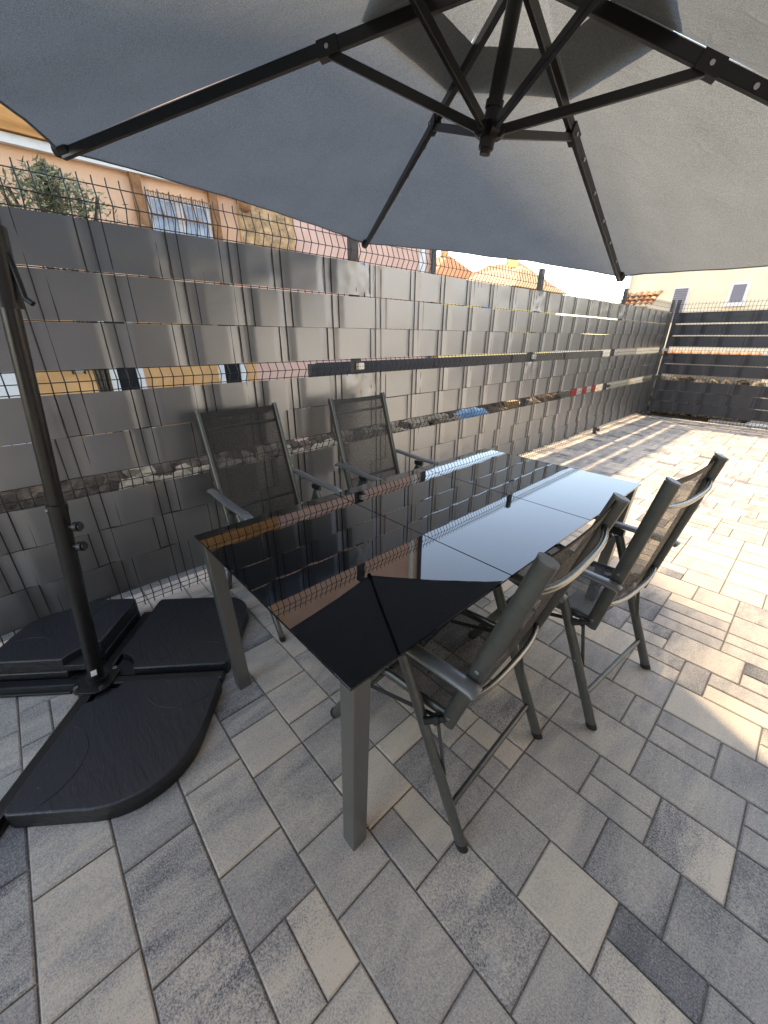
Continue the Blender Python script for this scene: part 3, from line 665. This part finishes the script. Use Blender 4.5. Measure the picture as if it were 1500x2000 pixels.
wall_box(FX-.03, FX+.05, 3.95, 5.1, 2.6, 4.1, M['tilepale'], 'stone_panel', hs)
wall_box(FX-.03, FX+.04, 8.9, 9.1, 2.6, 15.09, M['white'], 'corner_trim', hs)
q = MB(); q.tube([(FX+.06, 9.42, STREET), (FX+.06, 9.42, 15.1)], .07, 10); q.build('downpipe', M['post'], hs)
def window(y0, y1, z0, z1, pane, parent, bars=True):
    fr = wall_box(FX-.002, FX+.05, y0-.05, y1+.05, z0-.06, z1+.06, M['white'], 'window', parent)
    for k in range(2):
        a = y0+(y1-y0)*k/2; wall_box(FX+.03, FX+.056, a+.008, a+(y1-y0)/2-.008, z0, z1, pane, 'pane', fr)
    if bars:
        q = MB()
        for k in range(7):
            y = y0-.03+(y1-y0+.06)*k/6; q.tube([(FX+.11, y, z0-.08), (FX+.12, y, (z0+z1)/2), (FX+.11, y, z1+.1)], .009, 5)
            q.tube([(FX+.115, y+.04*math.cos(t), z1+.05+.04*math.sin(t)) for t in np.linspace(0, 5, 9)], .006, 4)
        for z in (z0-.05, (z0+z1)/2, z1+.08): q.tube([(FX+.115, y0-.06, z), (FX+.115, y1+.06, z)], .008, 5)
        q.build('grille', M['brown'], fr)
    return fr
window(2.47, 2.86, 3.0, 3.46, M['bluepane'], hs); window(2.97, 3.36, 3.0, 3.46, M['bluepane'], hs)
for y in (-5.2, -2.6, -.2, 1.0): window(y, y+.7, 5.6, 6.9, M['glassdark'], hs, False)
for y0, y1 in ((1.40, 1.68), (3.24, 3.56)):
    dr = wall_box(FX, FX+.05, y0, y1, STREET, 1.9, M['glassdark'], 'door', hs)
    for y in (y0-.11, y1+.01): wall_box(FX, FX+.09, y, y+.10, STREET, 2.0, M['white'], 'door_jamb', dr)
wall_box(FX, FX+.05, -.35, .12, -.2, 1.6, M['white'], 'shutter', hs)
ln = wall_box(FX, FX+.02, .82, .90, .95, 1.15, M['black'], 'lantern', hs)
q = MB(); q.box((FX+.16, .86, .98), (.13, .13, .16), 0, .03); q.build('lantern_glass', M['white'], ln)
q = MB()
for s in (-1, 1):
    q.tube([(FX+.09, .86+s*.075, .88), (FX+.09, .86+s*.09, 1.1)], .010, 5); q.tube([(FX+.23, .86+s*.075, .88), (FX+.23, .86+s*.09, 1.1)], .010, 5)
q.tube([(FX, .86, 1.12), (FX+.16, .86, 1.14)], .012, 6); q.build('lantern_frame', M['black'], ln)
q = MB(); q.tube([(FX, 4.0, 3.60), (FX+.16, 4.0, 3.60)], .02, 8); lg = q.build('wall_lamp', M['brown'], hs)
q = MB()
q.grid(lambda u, v: (FX+.22+.11*math.sin(PI*v)*math.cos(2*PI*u), 4.0+.11*math.sin(PI*v)*math.sin(2*PI*u), 3.60-.11*math.cos(PI*v)), 14, 8); q.build('lamp_globe', M['brown'], lg)

# flowering shrub in front of the house
sh = empty('olive_shrub', (-4.6, .98, STREET), label='grey green olive shrub rising above the fence before the orange house', cat='shrub')
q = MB()
for k in range(9):
    a = random.uniform(0, 6.28); e = random.uniform(.25, .75)
    q.tube([(-4.6, .98, STREET), (-4.6+.05*math.cos(a), .98+.1*math.sin(a), 1.6), (-4.6+e*.35*math.cos(a), .98+e*.45*math.sin(a), 2.4), (-4.6+e*.6*math.cos(a), .98+e*.75*math.sin(a), 3.0)], .02, 5)
q.build('stems', M['bark'], sh)
q = MB()
for k in range(4200):
    a = random.uniform(0, 6.28); rr = abs(random.gauss(0, .5)); tip = random.random()
    cl = noise.noise(Vector((rr*2*math.cos(a)*2.2, rr*2*math.sin(a)*2.2, tip*3)))
    zt = 3.28-.30*rr+.16*noise.noise(Vector((a*2, 2, 2)))
    z = zt-abs(random.gauss(0, .45))
    if cl < -.22 or z < 1.6: continue
    c = Vector((-4.6+.55*rr*math.cos(a), .98+.72*rr*math.sin(a), z))
    d = Vector((random.gauss(0, 1), random.gauss(0, 1), random.gauss(.6, .6))).normalized(); s_ = d.cross(Vector((random.random(), random.random(), .3))).normalized()*.010; l = d*random.uniform(.035, .06)
    q.add([c-l, c+s_, c+l, c-s_], [(0, 1, 2, 3)])
q.build('crown', M['leaf'], sh, kind='stuff')

# dark gate along the street
gt = empty('street_gate', (-2.2, 7.6, STREET), label='long dark boarded gate along the street behind the fence', cat='gate')
for k in range(12):
    z = STREET+.1+k*.187; q = MB(); q.beam((-2.2, 2.95, z+.085), (-2.2, 12.4, z+.085), .03, .178); q.build('board', M['post'], gt)
for y in (2.9, 5.3, 7.7, 10.1, 12.4): wall_box(-2.25, -2.17, y-.04, y+.04, STREET, 1.12, M['post'], 'post', gt)

# rubble bank between fence and street
q = MB()
def bank(u, v):
    y = -2.2+u*9.0; x = -.28-1.5*v
    h = math.sin(PI*min(1, v*1.25+.02))**.6 if v < .8 else math.sin(PI*1.0)+.0
    H = .58+.10*fn(y*1.3, 0, 5)
    z = -.25+(H+.25)*max(0, math.sin(PI*min(1, .12+v*.95)))**.8
    z += .09*fn(x*6, y*6, 1)+.05*fn(x*17, y*17, 2)
    return (x+.05*fn(y*9, v*9, 7), y, z if v < .97 else STREET)
q.grid(bank, 260, 22, False); q.build('bank', M['soil'], None, kind='structure')
def rock(c, r, seed):
    q = MB(); n = 7
    V = []; F = []
    for j in range(5):
        for i in range(n):
            t = PI*(j+.5)/5; a = 2*PI*i/n; d = Vector((math.sin(t)*math.cos(a), math.sin(t)*math.sin(a), math.cos(t)*.7)); k = 1+.35*noise.noise(d*1.6+Vector((seed, 0, 0)))
            V.append(Vector(c)+d*r*k)
    for j in range(4):
        for i in range(n): F.append((j*n+i, (j+1)*n+i, (j+1)*n+(i+1) % n, j*n+(i+1) % n))
    F.append(tuple(range(n))); F.append(tuple(4*n+i for i in range(n-1, -1, -1)))
    q.add(V, F); return q
big = MB()
for k in range(340):
    y = random.uniform(.35, 4.0); x = min(-.42, -.75+random.gauss(0, .18)); r = random.uniform(.035, .10)
    r_ = rock((x, y, .50+.10*fn(y*1.3, 0, 5)+random.uniform(-.06, .05)-(x+.75)**2*.6), r, k*3.1); big.add(r_.v, r_.f)
big.build('rubble', M['rock'], None, kind='stuff', label='pale rubble stones heaped on the bank beyond the fence', cat='rubble')
# clutter on the bank
tp = MB(); tp.grid(lambda u, v: (-.95+.5*v, 3.75+1.05*u, .30+.30*math.sin(PI*u)**.5*math.sin(PI*v)**.5+.05*fn(u*7, v*7, 3)), 24, 12); tag(tp.build('tarpaulin', M['tarp']), 'crumpled blue tarpaulin lying on the bank behind the fence', 'tarpaulin')
for k, (y, z, rz) in enumerate(((4.95, .46, .15), (5.2, .54, -.1), (5.5, .47, .05))):
    q = MB(); q.box((-.85, y, z), (.5, .22, .16), rz, .006); lab = ('raw timber block leaning beside the blue tarpaulin', 'raw timber block lying topmost in the pile beyond the tarpaulin', 'raw timber block at the end of the pile beyond the fence')[k]
    tag(q.build('timber_block', M['wood']), lab, 'timber')
tag(rock((-.8, 6.0, .42), .24, 2).build('boulder', M['rock']), 'pale boulder behind the fence past the timber blocks', 'boulder')
tag(rock((-.9, 6.6, .38), .26, 9).build('boulder', M['soil']), 'brown boulder behind the fence before the striped board', 'boulder')
bb = empty('barrier_board', (-.8, 8.1, 0), label='red and white striped barrier board behind the far fence panels', cat='barrier')
for k in range(5):
    q = MB(); q.box((-.8, 7.6+k*.22, .58), (.03, .22, .22)); q.build('stripe', M['red'] if k % 2 == 0 else M['white'], bb)
for y in (7.55, 8.55): wall_box(-.83, -.79, y-.02, y+.02, STREET, .47, M['galv'], 'leg', bb)

# far end: pillar with tiled cap, stacked tiles, stone stacks
pr = empty('tiled_pillar', (-.95, 10.6, STREET), label='pillar with a small terracotta tiled cap past the fence corner', cat='pillar')
wall_box(-1.15, -.75, 10.4, 10.8, STREET, 2.06, M['cream'], 'shaft', pr)
def tile(p0, d, r, m, name, parent, **kw):
    q = MB(); p0 = Vector(p0); d = Vector(d); s = d.cross(Vector((0, 0, 1))).normalized(); upv = s.cross(d).normalized(); V = []; F = []; n = 6
    for e, rr in ((0, r), (1, r*.82)):
        for rad in (rr, rr-.014):
            for k in range(n+1):
                t = PI*k/n; V.append(p0+d*e+s*rad*math.cos(t)+upv*rad*math.sin(t)*.8)
    N1 = n+1
    for k in range(n):
        F += [(k, k+1, 2*N1+k+1, 2*N1+k), (N1+k+1, N1+k, 3*N1+k, 3*N1+k+1), (k+1, k, N1+k, N1+k+1), (2*N1+k, 2*N1+k+1, 3*N1+k+1, 3*N1+k)]
    F += [(0, 2*N1, 3*N1, N1), (n, N1+n, 3*N1+n, 2*N1+n)]
    q.add(V, F, False); return q.build(name, m, parent, **kw)
for row in range(3):
    for k in range(6):
        x = -1.28+k*.115; tile((x+random.uniform(-.01, .01), 10.30+row*.13, 2.08+row*.085), (0, .24, .10), .062, M['terracotta'] if (k+row) % 3 else M['tilepale'], 'tile', pr)
ts = empty('tile_stack', (.6, 10.2, 0), label='row of red roof tiles stacked on a low wall behind the end fence', cat='tiles')
wall_box(-.3, 1.5, 10.0, 10.5, STREET, 1.10, M['cream'], 'low_wall', ts)
for k in range(11): tile((-.22+k*.15, 9.98, 1.11), (0, .35, .06), .078, M['terracotta'], 'tile', ts)
st = empty('stone_stack', (.7, 9.8, 0), label='rough stone blocks stacked behind the end fence', cat='stones')
for r in range(4):
    for k in range(9):
        q = rock((-.2+k*.21+random.uniform(-.02, .02), 9.83+random.uniform(-.02, .02), .10+r*.19), .115, k*7+r*3.3); q.build('stone', M['rock'] if (k*3+r) % 4 else M['soil'], st)
wall_box(-.4, 2.2, 9.64, 10.0, STREET, .0, M['soil'], 'footing', st)
tag(wall_box(1.0, 6.9, 9.6, 9.85, STREET, .02, M['white'], 'kerb_wall', None), 'pale concrete kerb wall under the end fence', 'kerb')

# cream house beyond the end fence
ch = empty('cream_house', (1, 22, STREET), label='cream rendered house with grey shutter and small window beyond the end fence', cat='house')
HY = 22.0
wall_box(-5.2, 14, HY, HY+9, STREET, 5.7, M['cream'], 'wall', ch)
wall_box(-5.5, 14.3, HY-.4, HY+9.4, 5.7, 5.9, M['terracotta'], 'eaves', ch)
sb = wall_box(-3.30, -2.72, HY-.04, HY+.02, 2.05, 3.42, M['white'], 'window', ch)
for k in range(16): wall_box(-3.24, -2.78, HY-.07, HY-.03, 2.09+k*.081, 2.09+k*.081+.072, M['shutter'], 'shutter_slat', sb)
wf = wall_box(-1.40, -.80, HY-.04, HY+.02, 2.68, 3.46, M['white'], 'window', ch)
wall_box(-1.30, -.90, HY-.05, HY-.02, 2.78, 3.38, M['shutter'], 'pane', wf); wall_box(-1.48, -.72, HY-.14, HY-.04, 2.62, 2.68, M['white'], 'sill', wf)
for x in (-.2, .15):
    q = MB(); q.tube([(x, HY-.06, 4.05), (x, HY+.01, 4.05)], .07, 10); q.build('vent', M['white'], ch)
q = MB(); q.tube([(-3.75, HY-.05, 3.32), (-3.75, HY+.01, 3.32)], .05, 8); q.build('vent', M['shutter'], ch)
q = MB(); q.tube([(-5.1, HY-.08, STREET), (-5.1, HY-.08, 5.7)], .06, 8); q.build('downpipe', M['white'], ch)

# distant houses with tiled roofs
def gable(loc, w, d, h, rh, wallm, roofm, label, win=None):
    x, y = loc; r = empty('village_house', (x, y, STREET), label=label, cat='house', group='tiled houses further down the street')
    wall_box(x-w/2, x+w/2, y-d/2, y+d/2, STREET, h, wallm, 'wall', r)
    q = MB(); e = .5
    V = [(x-w/2-e, y-d/2-e, h), (x+w/2+e, y-d/2-e, h), (x+w/2+e, y+d/2+e, h), (x-w/2-e, y+d/2+e, h), (x-w/4, y, h+rh), (x+w/4, y, h+rh)]
    q.add(V, [(0, 1, 5, 4), (1, 2, 5), (2, 3, 4, 5), (3, 0, 4), (3, 2, 1, 0)]); ro = q.build('roof', roofm, r)
    q = MB(); q.box((x+.6, y+.2, h+rh), (.5, .5, 1.1)); q.build('chimney', wallm, ro)
    for k in range(2):
        q = MB(); q.box((x-w/5+k*w/2.5, y-d/2-.02, h-1.5), (.9, .08, 1.2)); q.build('window', win or M['glassdark'], r)
    return r
gable((-24.0, 30.5), 5.0, 7, 5.9, 2.0, M['orange'], M['terracotta'], 'orange house with terracotta roof down the street beyond the pink wall')
gable((-19.6, 34.0), 6.0, 7, 5.4, 1.9, M['peach'], M['terracotta'], 'peach house with orange roof between its neighbours down the street')
gable((-16.9, 30.0), 6.0, 7, 4.6, 1.7, M['yellow'], M['tilepale'], 'yellow house with pale roof and blue windows down the street', M['blueshade'])

# the terrace's own house and an added dark blocker, to the side of the paving (the house's sunlit front is mirrored in the strips)
wh = empty('white_house', (8, 9, 0), label='white rendered house standing along the open side of the terrace', cat='house')
wall_box(5.6, 12, 2.7, 16, STREET, 6.4, M['whitewall'], 'wall', wh); wall_box(5.2, 12.4, 2.65, 16.3, 6.4, 6.6, M['terracotta'], 'eaves', wh)
for y in (6.2, 9.4, 12.6):
    w_ = wall_box(5.56, 5.62, y, y+1.1, .9, 2.2, M['white'], 'window', wh); wall_box(5.545, 5.57, y+.07, y+1.03, .97, 2.13, M['glassdark'], 'pane', w_)
gg = empty('dark_blocker', (8, 0, 0), label='dark grey blocker added out of view next to the white house', cat='dark_blocker')  # unseen block, added so the near fence strips mirror something dark
wall_box(3.9, 12, -6, 2.58, STREET, 6.2, M['dark_blocker'], 'wall', gg); wall_box(3.8, 12.1, -6.1, 2.64, 6.2, 6.35, M['post'], 'roof', gg)
wall_box(3.86, 3.92, -1.6, 1.2, 0, 2.3, M['shutter'], 'door', gg)  # door panel on the added block
